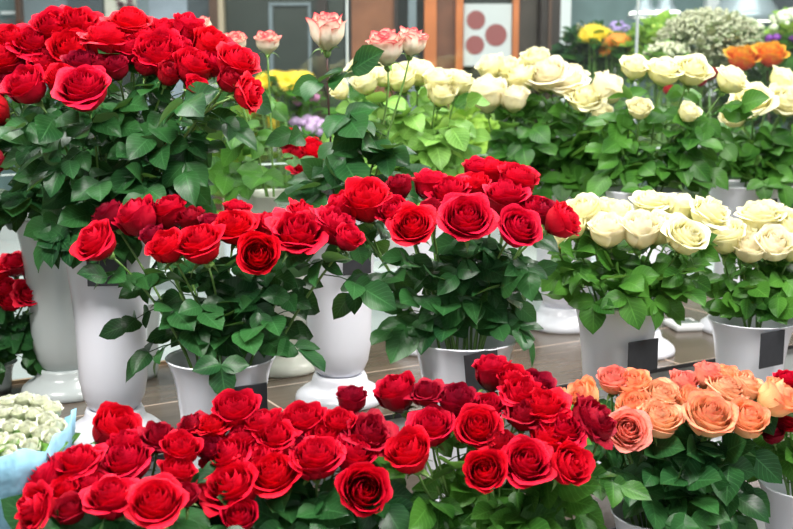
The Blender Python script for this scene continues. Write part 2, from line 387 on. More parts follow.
def price_tag(axis, R, px, py, w, h, label, roll=0, off=None, yaw=30):
    a = math.radians(yaw); u = Vector((math.cos(a), math.sin(a), 0)); nn = Vector((math.sin(a), -math.cos(a), 0))
    rr_ = ray(px, py); o_ = Vector((0, 0, CAMZ)); pl = Vector((axis.x, axis.y, 0))+nn*(R+.004)
    p = o_+rr_*((pl-o_).dot(nn)/rr_.dot(nn))          # on the plane that touches the vase wall
    r = empty('price_tag', p, label, 'price tag', 'black blank price tags on the vases', rotz=a)
    b = MB(); b.box((0, 0, 0), (w, .003, h), Matrix.Rotation(roll, 3, 'Y'))
    b.build('plate', SLATE, r, smooth=False, bevel=.0014)
    c = MB(); c.box((0, .0045, 0), (.014, .006, .022), Matrix.Rotation(roll, 3, 'Y')); c.build('clip', SLATE, r, smooth=False, bevel=.001)
    return r

ORD = ['leftmost', 'second from left', 'third from left', 'fourth from left', 'fifth from left', 'sixth from left', 'seventh from left', 'eighth from left', 'ninth from left']
def bouquet(bname, colname, heads, axis, R, rimz, Yc, dY, leafm, group, per=5, stemm=None, nleaves=3, lsize=.062, seed=1, tilt=.5, outw=.9, gname='red_rose', hs=1.0, **kw):
    """heads: (px, py, diameter px, colour, kind[, (ax, ay, az)])"""
    rnd = random.Random(seed); stemm = stemm or STEM
    ys = [h[1] for h in heads]; ym = (min(ys)+max(ys))/2; yh = max(12, (max(ys)-min(ys))/2)
    order = sorted(range(len(heads)), key=lambda i: heads[i][1]); nrow = max(1, round(len(heads)/per))
    rows = [order[len(order)*k//nrow:len(order)*(k+1)//nrow] for k in range(nrow)]
    rn = {1: [''], 2: ['back row', 'front row'], 3: ['back row', 'middle row', 'front row'], 4: ['back row', 'second row', 'third row', 'front row'], 5: ['back row', 'second row', 'middle row', 'fourth row', 'front row']}[nrow]
    lab = {}
    for r, row in enumerate(rows):
        row = sorted(row, key=lambda i: heads[i][0])
        for k, i in enumerate(row):
            pos = 'only one' if len(row) == 1 else ORD[k] if k < len(row)-1 else 'rightmost'
            lab[i] = (rn[r]+', ' if rn[r] else '')+pos
    cen = at(sum(h[0] for h in heads)/len(heads), ym, Yc)
    for i, h in enumerate(heads):
        px, py, d, col, kind = h[:5]; d *= hs
        Yh = Yc+dY*(ym-py)/yh+rnd.uniform(-.012, .012)
        P = at(px, py, Yh)
        o = Vector((P.x-axis.x, P.y-axis.y, 0))*outw*3
        if o.length > 1.0: o *= 1.0/o.length
        ax = Vector((0, 0, 1))+Vector((0, -tilt, 0))+o+Vector((rnd.uniform(-.22, .22), rnd.uniform(-.18, .18), 0))
        if len(h) > 5: ax = Vector(h[5])
        ax.normalize()
        an = rnd.uniform(0, 6.28); rr = rnd.uniform(0, R*.32)
        base = Vector((axis.x+rr*math.cos(an), axis.y+rr*math.sin(an), axis.z+(rimz-axis.z)*.24))
        word = {'o': 'open', 'm': 'half-open', 'b': 'budding', 'r': 'ruffled'}[kind]
        cn = {'red': 'red', 'dred': 'dark red', 'cream': 'cream', 'blush': 'blush-cream', 'orange': 'orange', 'peach': 'pale peach', 'coral': 'coral pink', 'bi': 'red-edged cream'}[col]
        rose(gname, col, kind, px, py, d, Yh, base, rimz, ax, f'{word} {cn} rose of {bname}, {lab[i]}', group, leafm, stemm, rnd, nleaves=nleaves, lsize=lsize, vax=axis, vR=R, **kw)

# ------------------------------------------------------------------ setting: stand
ZA, Z0, ZB = .80, .655, .30
YAW = math.radians(30)
TILE = tile_mat('stand_tile', (.125, .095, .070), (.100, .080, .062), (.55, .42, .34), .37, off=(.1, -.06, 0), rough=.22)
RIS = tile_mat('riser_tile', (.52, .55, .55), (.46, .50, .50), (.12, .14, .14), .5, rough=.15)
TRIM = mat('dark_edge_trim', (.05, .05, .055), .3, metal=.6)
TAN = mat('tan_wood_edge', (.45, .30, .18), .5, noise=.3)
def step(D0, D1, z, zb, label):
    r = empty('display_step', (0, 0, 0), label, 'display step', rotz=YAW)
    # local x along the stand, local y away
    c = MB(); c.box((1.2, (D0+D1)/2, (z-.012+zb)/2), (7.2, D1-D0-.02, z-.012-zb)); c.build('riser', RIS, r, smooth=False)
    t = MB(); t.box((1.2, (D0+D1)/2, z-.006), (7.2, D1-D0, .012)); o = t.build('tile_top', TILE, r, smooth=False)
    e = MB(); e.box((1.2, D0-.003, z-.006), (7.2, .006, .0118)); e.build('edge_trim', TRIM, r, smooth=False)
    return r
step(2.28, 3.02, ZA, 0, 'upper grey-brown tiled step carrying the tall pedestal vases')
s = step(1.73, 2.279, Z0, 0, 'middle grey-brown tiled step below the upper one')
step(1.0, 1.729, ZB, 0, 'lowest tiled step under the front rose bunches')
up = [o for o in bpy.data.objects if o.get('label', '').startswith('upper grey')][0]
e = MB(); e.box((1.2, 3.026, ZA-.004), (7.2, .012, .03)); e.build('back_strip', TAN, up, smooth=False)

# glass wall behind the stand
GL = glass_mat('clear_glass', (.93, .97, .96), .05); GE = mat('glass_edge', (.62, .72, .70), .2); GED = mat('grey_seal', (.42, .46, .46), .3)
def gpt(px, D):    # distance along the stand where the pixel column meets the plane at D
    a = (px-CX)/F; Y = D/(.8660254-.5*a); return Vector((a*Y, Y, 0)).dot(U)
gw = empty('glass_partition', N*3.12, 'frameless clear glass partition standing behind the vases', 'glass partition', rotz=YAW)
DG = 3.12; seams = [gpt(348, DG)-2.36, gpt(348, DG)-1.18, gpt(348, DG), gpt(632, DG), gpt(632, DG)+1.2]
zj = CAMZ-.262
for a, b_ in zip(seams[:-1], seams[1:]):
    for z0, z1 in ((.0, zj), (zj+.004, 2.7)):
        q = MB(); q.box(((a+b_)/2, 0, (z0+z1)/2), (b_-a-.004, .008, z1-z0)); q.build('glass_pane', GL, gw, smooth=False)
    q = MB(); q.box(((a+b_)/2, 0, zj+.002), (b_-a-.004, .009, .005)); q.build('edge_strip', GE, gw, smooth=False)
for a in seams:
    q = MB(); q.box((a, 0, 1.35), (.006, .010, 2.7)); q.build('seal', GED, gw, smooth=False)

# ------------------------------------------------------------------ setting: room
FL = tile_mat('floor_tile', (.62, .64, .66), (.58, .60, .62), (.4, .4, .4), .6, rough=.2)
q = MB(); q.box((0, 3.5, -.05), (12, 11, .1)); tag(q.build('floor', FL, smooth=False), kind='structure')
WALL = mat('dark_interior_wall', (.03, .035, .033), .5, noise=.35, nscale=2)
YW = 6.4
q = MB(); q.box((0, YW+.1, 1.6), (12, .2, 3.2)); tag(q.build('wall_back', WALL, smooth=False), kind='structure')
WALLP = mat('pale_wall', (.45, .47, .48), .6)
for nm, x in (('wall_left', -6.1), ('wall_right', 6.1)):
    q = MB(); q.box((x, 3.5, 1.6), (.2, 11, 3.2)); tag(q.build(nm, WALLP, smooth=False), kind='structure')
q = MB(); q.box((0, -2.1, 1.6), (12, .2, 3.2)); tag(q.build('wall_front', WALLP, smooth=False), kind='structure')
q = MB(); q.box((0, 3.5, 3.25), (12.4, 11.4, .1)); tag(q.build('ceiling', WALLP, smooth=False), kind='structure')
def xw(px, Y): return (px-CX)/F*Y*1.0/(cp+(-(40-CY)/F)*sp)     # x at a pixel column for items near the top of the frame
def zw(py, Y): return at(0, py, Y).z
tn = 0
def panel(x0, x1, y0, y1, m, Y=YW, t=.03, name=None, label=None, cat=None, z0=None, z1=None, parent=None):
    global tn
    X0, X1 = xw(x0, Y), xw(x1, Y); Z1 = zw(y0, Y) if z1 is None else z1; Zb = zw(y1, Y) if z0 is None else z0
    q = MB(); c = Vector(((X0+X1)/2, Y-t/2, (Z1+Zb)/2))
    if name is None:
        tn += 1; q.box((0, 0, 0), (X1-X0, t, Z1-Zb)); return tag(q.build(f'trim_{tn}', m, loc=c, smooth=False), kind='structure')
    q.box((0, 0, 0), (X1-X0, t, Z1-Zb))
    o = q.build(name, m, parent, loc=c if not parent else c-parent.location, smooth=False)
    if not parent: tag(o, label, cat)
    return o
BR = mat('brown_frame', (.11, .055, .035), .4, noise=.3); BR2 = mat('dark_brown_frame', (.035, .022, .018), .4)
ORW = mat('orange_wood', (.68, .20, .06), .35, noise=.45, nscale=5); TANM = mat('tan_frame', (.62, .50, .36), .5)
BLU = mat('bluegrey_panel', (.22, .27, .30), .4, noise=.25, nscale=6); GRN = mat('greengrey_panel', (.040, .050, .042), .35, noise=.4, nscale=6)
WHT = mat('white_frame', (.80, .83, .85), .4); LWH = mat('white_base', (.78, .80, .80), .4, noise=.08, nscale=5)
TEAL = mat('teal_glass_panel', (.16, .24, .245), .25, noise=.35, nscale=7); DK = mat('dark_slats', (.09, .11, .125), .5, noise=.3, nscale=20)
# low white base of the shop front
q = MB(); q.box((0, YW-.12, .40), (12, .22, .80)); tag(q.build('trim_base', LWH, smooth=False), kind='structure')
full = dict(z0=.8, z1=3.2)
panel(-60, 24, 0, 60, TEAL, t=.04, **full)
panel(24, 28.5, 0, 60, BR, t=.12, **full)
panel(28.5, 72, 0, 60, BLU, t=.05, **full)
panel(72, 106, 0, 60, DK, t=.06, **full)
panel(140, 152, 0, 60, BLU, t=.05, **full)
panel(152, 190, 0, 60, mat('lavender_panel', (.36, .42, .50), .4, noise=.4, nscale=8), t=.045, **full)
panel(190, 214, 0, 60, DK, t=.05, **full)
panel(214, 222, 0, 60, BR, t=.14, **full); panel(222, 227, 0, 60, TANM, t=.12, **full)
panel(227, 344, 0, 60, GRN, t=.03, **full)
panel(270, 274, 0, 60, BLU, t=.05, z0=.9, z1=2.02); panel(309, 312, 0, 60, BLU, t=.05, z0=.9, z1=2.02); panel(270, 312, 3, 6, BLU, t=.05)
panel(318, 328, 0, 60, BR2, t=.08, **full)
panel(352, 394, 0, 60, mat('rust_panel', (.30, .11, .05), .4, noise=.6, nscale=7), t=.05, **full); panel(394, 398, 0, 60, BR2, t=.08, **full)
panel(408, 416, 0, 60, BLU, t=.08, **full)
panel(424, 436, 0, 60, ORW, t=.08, **full); panel(436, 460, 0, 60, mat('rust_panel_dark', (.20, .075, .04), .4, noise=.6, nscale=9), t=.05, **full); panel(455, 462, 0, 60, ORW, t=.10, **full)
panel(511, 517, 0, 60, ORW, t=.09, **full)
panel(517, 536, 0, 60, mat('brown_panel', (.07, .05, .038), .4, noise=.5, nscale=9), t=.05, **full)
panel(537, 556, 0, 60, BR2, t=.16, **full); panel(544, 547, 0, 60, BR, t=.18, **full)
panel(556, 566, 0, 60, WHT, t=.16, **full); panel(566, 860, 64, 72, WHT, t=.16)
panel(566, 860, 0, 60, TEAL, t=.04, **full)
panel(700, 712, 0, 60, WHT, t=.12, **full); panel(744, 850, 0, 22, DK, t=.08, z1=2.6)
# posters
pst = panel(107, 139, -30, 50, mat('cream_poster_paper', (.80, .76, .66), .5), t=.02, name='cream_poster', label='cream paper poster with small dark blotch on the far back wall', cat='poster')
q = MB(); cc = at(123, 6, YW-.03); rnd = random.Random(2)
for k in range(14):
    a = rnd.uniform(0, 6.28); r = rnd.uniform(0, .05)
    q.lathe([(0, 0), (rnd.uniform(.008, .02), 0)], 10, (r*math.cos(a)*1.1, r*math.sin(a)*1.4, 0))
o = q.build('dark_blotch', mat('blotch_ink', (.22, .12, .13), .5), pst, smooth=False); o.rotation_euler.x = math.pi/2; o.location = cc-pst.location
ps2 = panel(463.5, 511, 4, 66, mat('white_poster_paper', (.74, .77, .78), .4), Y=YW-.05, t=.02, name='dotted_poster', label='white poster with three dull red discs on the far back wall', cat='poster')
for (cx, cy, rp) in ((476, 20, 9), (496, 35, 10.5), (475, 45, 9)):
    q = MB(); q.lathe([(0, 0), (rp*YW/F, 0), (rp*YW/F, -.004)], 40); o = q.build('red_disc', mat('dull_red_print', (.36, .10, .10), .5), ps2, smooth=False)
    c = at(cx, cy, YW-.075); o.rotation_euler.x = math.pi/2; o.location = c-ps2.location
ps3 = panel(9, 24, 27, 60, mat('pink_notice_paper', (.78, .70, .66), .5), Y=YW-.05, t=.01, name='paper_notice', label='small pale notice taped to the far left window', cat='notice')
q = MB()
for k in range(3): q.tube([(-.03+k*.02, 0, .02), (-.01+k*.02, 0, .05), (0.01+k*.02, 0, .03)], .004, 4)
o = q.build('red_scribble', mat('red_scribble_ink', (.6, .12, .1), .5), ps3); o.location = (0, -.007, .0)
panel(4, 24, 11.5, 14.5, WHT, Y=YW-.06, t=.03, name='window_bar', label='thin pale horizontal bar across the far left window', cat='bar')
# hanging lamps seen at upper right
def lamp(px, py, Y, R, label):
    c = at(px, py, Y); r = empty('pendant_lamp', c, label, 'pendant lamp', 'silver pendant lamps at the back')
    q = MB(); q.lathe([(.02, R*1.1), (.04, R*1.05), (R*.45, R*.75), (R*.8, R*.25), (R, 0), (R*.98, 0), (R*.7, R*.3), (0, R*.6)], 32)
    q.build('shade', mat('lamp_silver', (.40, .47, .52), .3, metal=.3), r)
    q = MB(); q.lathe([(0, .03), (R*.85, .03), (R*.85, .005), (0, .005)], 24)
    m = bpy.data.materials.new('lamp_glow'); m.use_nodes = True; b = m.node_tree.nodes['Principled BSDF']; b.inputs['Emission Color'].default_value = (1, .95, .8, 1); b.inputs['Emission Strength'].default_value = 2.5
    q.build('diffuser', m, r)
    q = MB(); q.tube([(0, 0, R*1.05), (0, 0, 3.2-c.z)], .006, 5); q.build('cord', BR2, r)
lamp(644, 18, 5.9, .09, 'small silver pendant lamp left of the white post at the back')
lamp(665, 17, 5.9, .09, 'small silver pendant lamp nearest the white post at the back')
lamp(745, 22, 5.6, .20, 'wide silver pendant lamp right of the white post')

# ------------------------------------------------------------------ vases on the upper step (placed by their feet)
def vA(foot_px, foot_py, rim_py, rim_w, label, m=None, z=ZA, **kw):
    p = onz(foot_px, foot_py, z); R = rim_w/2*p.y/F; rz = at(foot_px, rim_py, p.y).z
    r = vase('flower_vase', p, rz, R, label, m, group='white plastic flower vases', **kw); return p, R, rz
def vR(px, rim_py, rim_w, R, z, label, m=None, **kw):        # placed by the rim, its known size giving the distance
    Y = F*2*R/rim_w; t = at(px, rim_py, Y); p = Vector((t.x, t.y, z))
    vase('flower_vase', p, t.z, R, label, m, group='white plastic flower vases', **kw); return p, R, t.z

p1, R1, z1 = vA(116, 436, 236, 98, 'tall white pedestal vase with black tag under the big upper left red bunch')
p2, R2, z2 = vA(66, 392, 216, 88, 'tall greyish pedestal vase at left, half hidden behind the other', VGREY)
p3, R3, z3 = vA(340, 400, 207, 92, 'tall slim pedestal vase in the centre holding three red-edged cream roses', VASE)
p4, R4, z4 = vA(280, 368, 193, 82, 'cream pedestal vase with wide open mouth behind the second red bunch', VCREAM)
p5, R5, z5 = vA(424, 348, 190, 76, 'pedestal vase hidden behind centre red roses, only its foot shows')
p6, R6, z6 = vA(562, 326, 184, 76, 'pedestal vase whose broad white foot shows left of the cream rose vase')
p7, R7, z7 = vA(637, 352, 190, 76, 'white vase behind the middle cream roses, rim showing above them')
p8, R8, z8 = vA(742, 330, 184, 86, 'white vase with black tag at upper right behind the cream roses')
pm, Rm, zm = vA(-4, 392, 362, 46, 'small white bucket at far left edge holding a low red bunch', VGREY, foot=False)
pn, Rn, zn = vA(140, 376, 300, 56, 'plain grey-white bucket behind tall left vase, only a slice shows', VGREY, foot=False)
px_, Rx, zx = vA(492, 352, 262, 64, 'plain white bucket hidden behind the centre red bunch', VGREY, foot=False)
# middle step
q1, S1, y1 = vR(221, 356, 112, .112, Z0, 'white vase with black tag under the second red bunch, left of centre')
q2, S2, y2 = vR(464, 338, 108, .112, Z0, 'white vase with tilted black tag under the centre red bunch')
q3, S3, y3 = vR(618, 301, 92, .108, Z0, 'white vase with black tag under the middle cream roses')
q4, S4, y4 = vR(752, 319, 88, .108, Z0, 'white vase with black tag under the right cream roses')
# lowest step
def vF(px, rim_py, Y, R, label, **kw):
    t = at(px, rim_py, Y); p = Vector((t.x, t.y, ZB)); vase('flower_vase', p, t.z, R, label, group='white plastic flower vases', **kw); return p, R, t.z
f1, T1, w1 = vF(118, 590, 1.60, .105, 'vase under the front left red bunch, mostly hidden by blooms')
f2, T2, w2 = vF(300, 585, 1.73, .105, 'vase under the front middle red bunch, below the frame edge')
f3, T3, w3 = vF(492, 575, 1.84, .105, 'vase under the front right red bunch, below the frame edge')
f4, T4, w4 = vF(659, 512, 2.17, .098, 'white vase under the orange roses at lower right', foot=False)
f5, T5, w5 = vR(806, 483, 96, .100, ZB, 'white vase at the lower right edge holding a few red roses', foot=False)

price_tag(p1, R1*1.0, 107, 272, .085, .062, 'black tag on the tall left vase beneath the big red bunch', yaw=6)
price_tag(p3, R3*.95, 357, 262, .075, .062, 'black tag on slim centre vase, mostly behind red roses', yaw=25)
price_tag(q1, S1*.93, 243, 404, .105, .075, 'black tag on the vase of the second red bunch', roll=math.radians(0), yaw=30)
price_tag(q2, S2*.95, 482, 371, .080, .085, 'tilted black tag on the vase of the centre red bunch', roll=math.radians(-6), yaw=28)
price_tag(q3, S3*.92, 643, 356, .092, .076, 'square black tag on the vase of the middle cream roses', yaw=30)
price_tag(q4, S4*.94, 772, 349, .088, .088, 'square black tag on the vase of the right cream roses', yaw=33)
price_tag(p8, R8*1.02, 768, 209, .085, .06, 'black tag on the upper right vase, partly behind cream roses', yaw=34)

# thermometer
tp = onz(684, 328, ZA); th = empty('digital_thermometer', tp, 'small white digital thermometer lying on the upper tiled step', 'thermometer', rotz=math.radians(10))
q = MB(); q.box((0, 0, .011), (.105, .115, .022)); q.build('case', WPLAS, th, smooth=False, bevel=.008)
q = MB(); q.box((.002, .005, .0225), (.058, .062, .002)); q.build('screen', LCD, th, smooth=False)
q = MB(); q.box((.040, -.012, .023), (.010, .03, .003)); q.build('button', LCD, th, smooth=False, bevel=.001)

# ------------------------------------------------------------------ bouquets
A1 = [(85,95,50,'red','o'),(62,82,32,'red','m'),(28,88,42,'red','m'),(107,49,45,'red','o'),(131,51,34,'red','m'),(130,31,42,'red','o'),(159,57,46,'red','m',(.05,-.75,.8)),(165,37,32,'red','m'),(192,70,40,'red','m',(.4,-.5,.9)),(187,32,34,'red','m'),(210,48,38,'red','m'),(234,67,43,'red','o',(.5,-.4,.8)),(244,95,34,'red','r',(.9,-.3,.2)),(146,66,26,'red','m'),(82,66,32,'dred','m'),(228,82,26,'dred','m'),(117,70,26,'dred','m'),(148,44,34,'red','m'),(178,52,30,'red','m'),(214,66,28,'red','m'),(100,72,28,'dred','m'),(168,76,26,'dred','m'),(196,88,24,'red','m')]
bouquet('big upper left bunch', 'red', A1, p1, R1, z1, p1.y-.02, .10, DLEAF, 'red roses of the big upper left bunch', seed=3, drape=0.3, leaf_hi=.6, nleaves=4, lsize=.078, leaf_lo=-.01)
A2 = [(4,62,42,'red','o'),(35,47,42,'red','o'),(72,54,42,'red','m'),(53,30,36,'red','m'),(78,30,40,'red','r'),(12,44,32,'red','m'),(-6,112,40,'red','m',(-.6,-.5,.6)),(-2,88,24,'dred','m'),(-8,162,34,'dred','m',(-.5,-.6,.3)),(50,60,30,'dred','m'),(20,68,26,'dred','m'),(46,68,34,'red','m'),(64,66,30,'red','m'),(90,40,32,'red','m')]
bouquet('far left upper bunch', 'red', A2, p2, R2, z2, p2.y-.20, .10, DLEAF, 'red roses of the far left upper bunch', seed=5, drape=0.2, nleaves=5, lsize=.078)
B = [(100,246,42,'red','o',(-.5,-.6,.7)),(111,218,30,'dred','m'),(140,221,42,'red','m'),(170,216,36,'red','m'),(168,249,36,'red','m'),(202,250,44,'red','o'),(192,221,28,'dred','m'),(235,231,40,'red','o'),(237,212,26,'red','m'),(258,255,40,'red','m',(.1,-.9,.3)),(268,229,30,'red','m'),(297,238,48,'red','r',(.15,-.6,.8)),(278,231,32,'red','m'),(331,231,42,'red','r',(.6,-.3,.8)),(301,218,30,'red','r'),(347,240,28,'red','m'),(213,228,28,'dred','m'),(153,238,24,'dred','m')]
bouquet('second bunch left of centre', 'red', B, q1, S1, y1, q1.y+.02, .09, DLEAF, 'red roses of the second bunch', seed=8, drape=0.1, leaf_lo=.01, hs=1.06, nleaves=3, lsize=.07)
Cc = [(367,205,46,'red','m',(-.1,-.5,.9)),(342,208,30,'red','m',(-.6,-.3,.8)),(413,229,40,'red','o',(-.1,-.8,.6)),(396,215,32,'red','m'),(430,188,34,'red','m'),(432,215,28,'dred','m'),(466,223,48,'red','o',(0,-.8,.7)),(451,198,38,'red','o'),(474,189,32,'red','m'),(492,175,36,'red','m'),(505,203,42,'red','o'),(517,185,40,'red','m'),(516,231,42,'red','o',(.3,-.7,.6)),(533,212,32,'red','m'),(560,222,38,'red','m',(.8,-.4,.6)),(543,214,30,'dred','m'),(477,172,28,'red','m'),(400,189,26,'dred','m')]
bouquet('centre bunch', 'red', Cc, q2, S2, y2, q2.y+.02, .10, DLEAF, 'red roses of the centre bunch', seed=12, drape=0.08, leaf_lo=.015, hs=1.04, nleaves=3, lsize=.07)
D1 = [(113,433,48,'red','m',(.45,-.3,.75)),(158,442,34,'dred','r'),(180,452,38,'red','m'),(129,468,48,'red','o'),(126,449,34,'red','m'),(177,476,34,'red','m'),(80,470,44,'red','r'),(50,480,40,'red','m',(-.6,-.3,.6)),(92,491,36,'red','m'),(42,511,42,'red','r',(-.6,-.6,.5)),(112,505,46,'red','o'),(156,508,52,'red','o'),(70,512,32,'dred','m'),(186,497,26,'dred','m'),(66,492,28,'red','m')]
bouquet('front left bunch', 'red', D1, f1, T1, w1, 1.80, .10, DLEAF, 'red roses of the front left bunch', seed=15, drape=0.2, hs=1.1, nleaves=3, lsize=.07, outw=.6, tilt=.6)
D2 = [(235,414,42,'red','m',(.05,-.35,1)),(195,431,30,'dred','r'),(213,432,30,'red','r'),(232,463,46,'red','o'),(246,443,36,'red','m'),(235,493,54,'red','o'),(265,428,36,'red','m'),(266,464,40,'red','m'),(239,519,36,'red','m'),(352,402,30,'dred','m',(.05,-.1,1)),(303,424,38,'red','m'),(277,444,38,'red','r'),(316,463,50,'red','o'),(274,481,48,'red','o'),(325,441,36,'red','m'),(339,426,32,'red','m'),(367,440,46,'dred','r'),(353,458,40,'red','m'),(364,491,48,'red','m',(.1,-.8,.45)),(296,452,30,'dred','m'),(288,429,28,'red','m'),(210,452,26,'dred','m')]
bouquet('front middle bunch', 'red', D2, f2, T2, w2, 1.88, .11, DLEAF, 'red roses of the front middle bunch', seed=18, drape=0.2, hs=1.1, per=5.2, nleaves=3, lsize=.07, outw=.5, tilt=.6)
D3 = [(398,397,40,'red','m',(-.35,-.2,.9)),(427,397,32,'dred','r'),(432,432,42,'red','o'),(410,456,44,'red','m'),(457,406,38,'dred','m'),(478,431,42,'red','o',(0,-.7,.7)),(492,376,36,'red','m'),(487,411,32,'red','m'),(485,473,40,'red','m',(-.1,-.8,.6)),(525,466,46,'red','o',(.1,-.7,.7)),(512,381,30,'red','m'),(520,400,40,'red','r'),(523,421,34,'dred','r'),(535,388,32,'dred','m'),(543,414,44,'red','r'),(584,424,44,'dred','r',(.7,-.3,.6)),(563,434,40,'red','r'),(548,443,36,'red','m'),(565,466,40,'red','m',(.5,-.7,.5)),(502,448,30,'dred','m'),(600,430,28,'dred','m')]
bouquet('front right bunch', 'red', D3, f3, T3, w3, 1.97, .11, MLEAF, 'red roses of the front right bunch', seed=22, drape=0.2, hs=1.1, per=5.2, nleaves=3, lsize=.07, outw=.5, tilt=.55)
E = [(586,398,34,'orange','m',(-.7,-.3,.7)),(560,402,26,'peach','m',(-.7,-.3,.6)),(613,382,32,'coral','m'),(634,388,36,'orange','m'),(634,407,34,'orange','m'),(661,398,36,'peach','m'),(658,423,44,'peach','o'),(627,431,40,'coral','o',(-.1,-.85,.5)),(683,385,30,'coral','m'),(692,401,34,'orange','b'),(707,377,30,'coral','m'),(727,378,28,'orange','m'),(722,394,38,'peach','o'),(744,388,34,'peach','m'),(708,421,48,'orange','o',(0,-.55,.85)),(746,422,40,'orange','m',(.1,-.6,.8)),(773,400,42,'orange','m',(.7,-.35,.7))]
bouquet('orange bunch', 'orange', E, f4, T4, w4, f4.y+.02, .07, DLEAF, 'orange roses of the lower right bunch', seed=25, drape=0.1, hs=1.05, nleaves=3, lsize=.078, gname='orange_rose', outw=.7)
Fb = [(786,383,26,'red','m'),(789,418,34,'red','m',(-.2,-.7,.6)),(773,435,26,'dred','m'),(796,398,30,'red','m')]
bouquet('lower right edge bunch', 'red', Fb, f5, T5, w5, f5.y, .05, MLEAF, 'red roses at the lower right edge', seed=27, drape=0.2, per=2, nleaves=4, lsize=.065)
G = [(584,216,36,'cream','m'),(608,233,36,'blush','m',(-.1,-.4,1)),(617,216,30,'cream','m'),(640,234,38,'blush','m',(0,-.4,1)),(660,231,34,'cream','m'),(649,207,32,'cream','o'),(681,211,30,'cream','m'),(684,241,38,'cream','o',(.2,-.6,.8)),(706,218,36,'cream','r'),(557,240,22,'cream','m'),(602,211,26,'cream','m'),(573,228,28,'cream','m'),(665,206,26,'cream','m')]
bouquet('middle cream bunch', 'cream', G, q3, S3, y3, q3.y+.02, .08, MLEAF, 'cream roses of the middle right bunch', seed=31, drape=0.07, hs=1.1, per=4.5, nleaves=4, lsize=.07, gname='cream_rose')
H = [(724,238,38,'cream','m'),(749,250,32,'blush','m'),(758,223,38,'cream','o'),(773,247,36,'blush','m'),(791,229,36,'cream','m'),(741,238,26,'cream','m'),(769,214,28,'cream','m'),(793,250,28,'cream','m')]
bouquet('right cream bunch', 'cream', H, q4, S4, y4, q4.y+.02, .06, MLEAF, 'cream roses of the right bunch', seed=34, drape=0.1, hs=1.1, per=4, nleaves=5, lsize=.068, gname='cream_rose')
I = [(487,97,38,'blush','m',(-.1,-.3,1)),(514,101,30,'blush','m',(0,-.3,1)),(492,68,28,'cream','m'),(508,69,24,'cream','m'),(521,79,34,'cream','m'),(548,79,40,'blush','o'),(536,62,28,'cream','m'),(567,87,36,'blush','r'),(584,103,34,'cream','r'),(605,91,36,'blush','m',(.5,-.3,.8)),(601,116,22,'cream','m'),(573,77,26,'cream','m')]
bouquet('upper middle cream bunch', 'cream', I, p6, R6, z6, p6.y-.06, .08, MLEAF, 'cream roses of the upper middle bunch', seed=37, drape=0.2, per=4, nleaves=5, lsize=.085, gname='cream_rose')
J = [(634,71,28,'cream','o'),(663,75,34,'cream','o'),(690,75,34,'cream','o',(.1,-.6,.8)),(729,83,32,'cream','o',(.4,-.4,.8)),(688,114,22,'cream','m'),(640,110,24,'cream','m')]
bouquet('upper right-centre bunch', 'cream', J, p7, R7, z7, p7.y, .05, MLEAF, 'cream roses above the middle cream bunch', seed=40, drape=0.25, per=3, nleaves=9, lsize=.08, gname='cream_rose')
K = [(751,105,38,'cream','r',(-.3,-.6,.7)),(785,104,36,'cream','o',(0,-.7,.7)),(783,82,30,'cream','m'),(735,117,28,'cream','m',(-.6,-.3,.6)),(797,90,30,'cream','m')]
bouquet('top right cream bunch', 'cream', K, p8, R8, z8, p8.y, .05, MLEAF, 'cream roses at the upper right edge', seed=43, drape=0.3, leaf_hi=2, per=2.5, nleaves=10, lsize=.075, gname='cream_rose')
Lb = [(362,70,28,'cream','m'),(366,84,28,'cream','m'),(401,80,32,'cream','m'),(418,74,30,'cream','m'),(438,84,30,'cream','m'),(441,95,30,'cream','m'),(459,84,28,'cream','m'),(341,92,20,'cream','m'),(384,76,28,'cream','m')]
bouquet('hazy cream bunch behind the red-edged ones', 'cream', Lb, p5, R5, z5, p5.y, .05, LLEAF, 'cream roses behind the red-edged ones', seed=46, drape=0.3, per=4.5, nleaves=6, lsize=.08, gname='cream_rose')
M_ = [(327,31,37,'bi','b',(.02,-.25,1)),(386,50,37,'bi','m',(-.1,-.3,1)),(413,40,30,'bi','b',(.2,-.2,1))]
bouquet('red-edged centre trio', 'bi', M_[:1], p3, R3, z3, p3.y, .0, DLEAF, 'red-edged cream roses in the slim centre vase', seed=49, drape=0.3, per=3, nleaves=8, lsize=.09, leaf_hi=1.8, stemm=DSTEM, gname='bicolour_rose')
bouquet('red-edged centre pair beside the tallest', 'bi', M_[1:], p3, R3, z3, p3.y, .0, DLEAF, 'red-edged cream roses in the slim centre vase', seed=51, drape=0.3, per=3, nleaves=5, lsize=.085, leaf_hi=3.2, gname='bicolour_rose')
N_ = [(267,43,26,'bi','m',(0,-.3,1)),(235,44,24,'bi','m'),(203,27,20,'bi','m')]
bouquet('red-edged set in the cream vase', 'bi', N_, p4, R4, z4, p4.y, .03, MLEAF, 'red-edged cream roses in the cream vase', seed=55, drape=0, per=3, nleaves=4, lsize=.085, leaf_hi=3.2, gname='bicolour_rose')
O_ = [(15,269,30,'red','r'),(6,291,26,'red','m'),(29,297,30,'red','r'),(11,302,26,'red','m'),(0,276,22,'red','m'),(33,281,20,'dred','m')]
bouquet('low far left bunch', 'red', O_, pm, Rm, zm, pm.y, .04, DLEAF, 'red roses of the low far left bunch', seed=58, drape=0.5, per=3, nleaves=6, lsize=.065)
P_ = [(287,141,26,'red','m'),(312,154,28,'red','m'),(308,172,30,'red','r'),(296,158,22,'dred','m')]
pc = onz(305, 358, ZA); 
vase('flower_vase', pc, at(305, 240, pc.y).z, .085, 'low vase hidden behind the slim centre vase', VGREY, group='white plastic flower vases', foot=False)
bouquet('small bunch behind the dark stem', 'red', P_, pc, .085, at(305, 240, pc.y).z, pc.y, .03, MLEAF, 'red roses behind the dark stem', seed=60, drape=0.2, per=4, nleaves=4, lsize=.06)

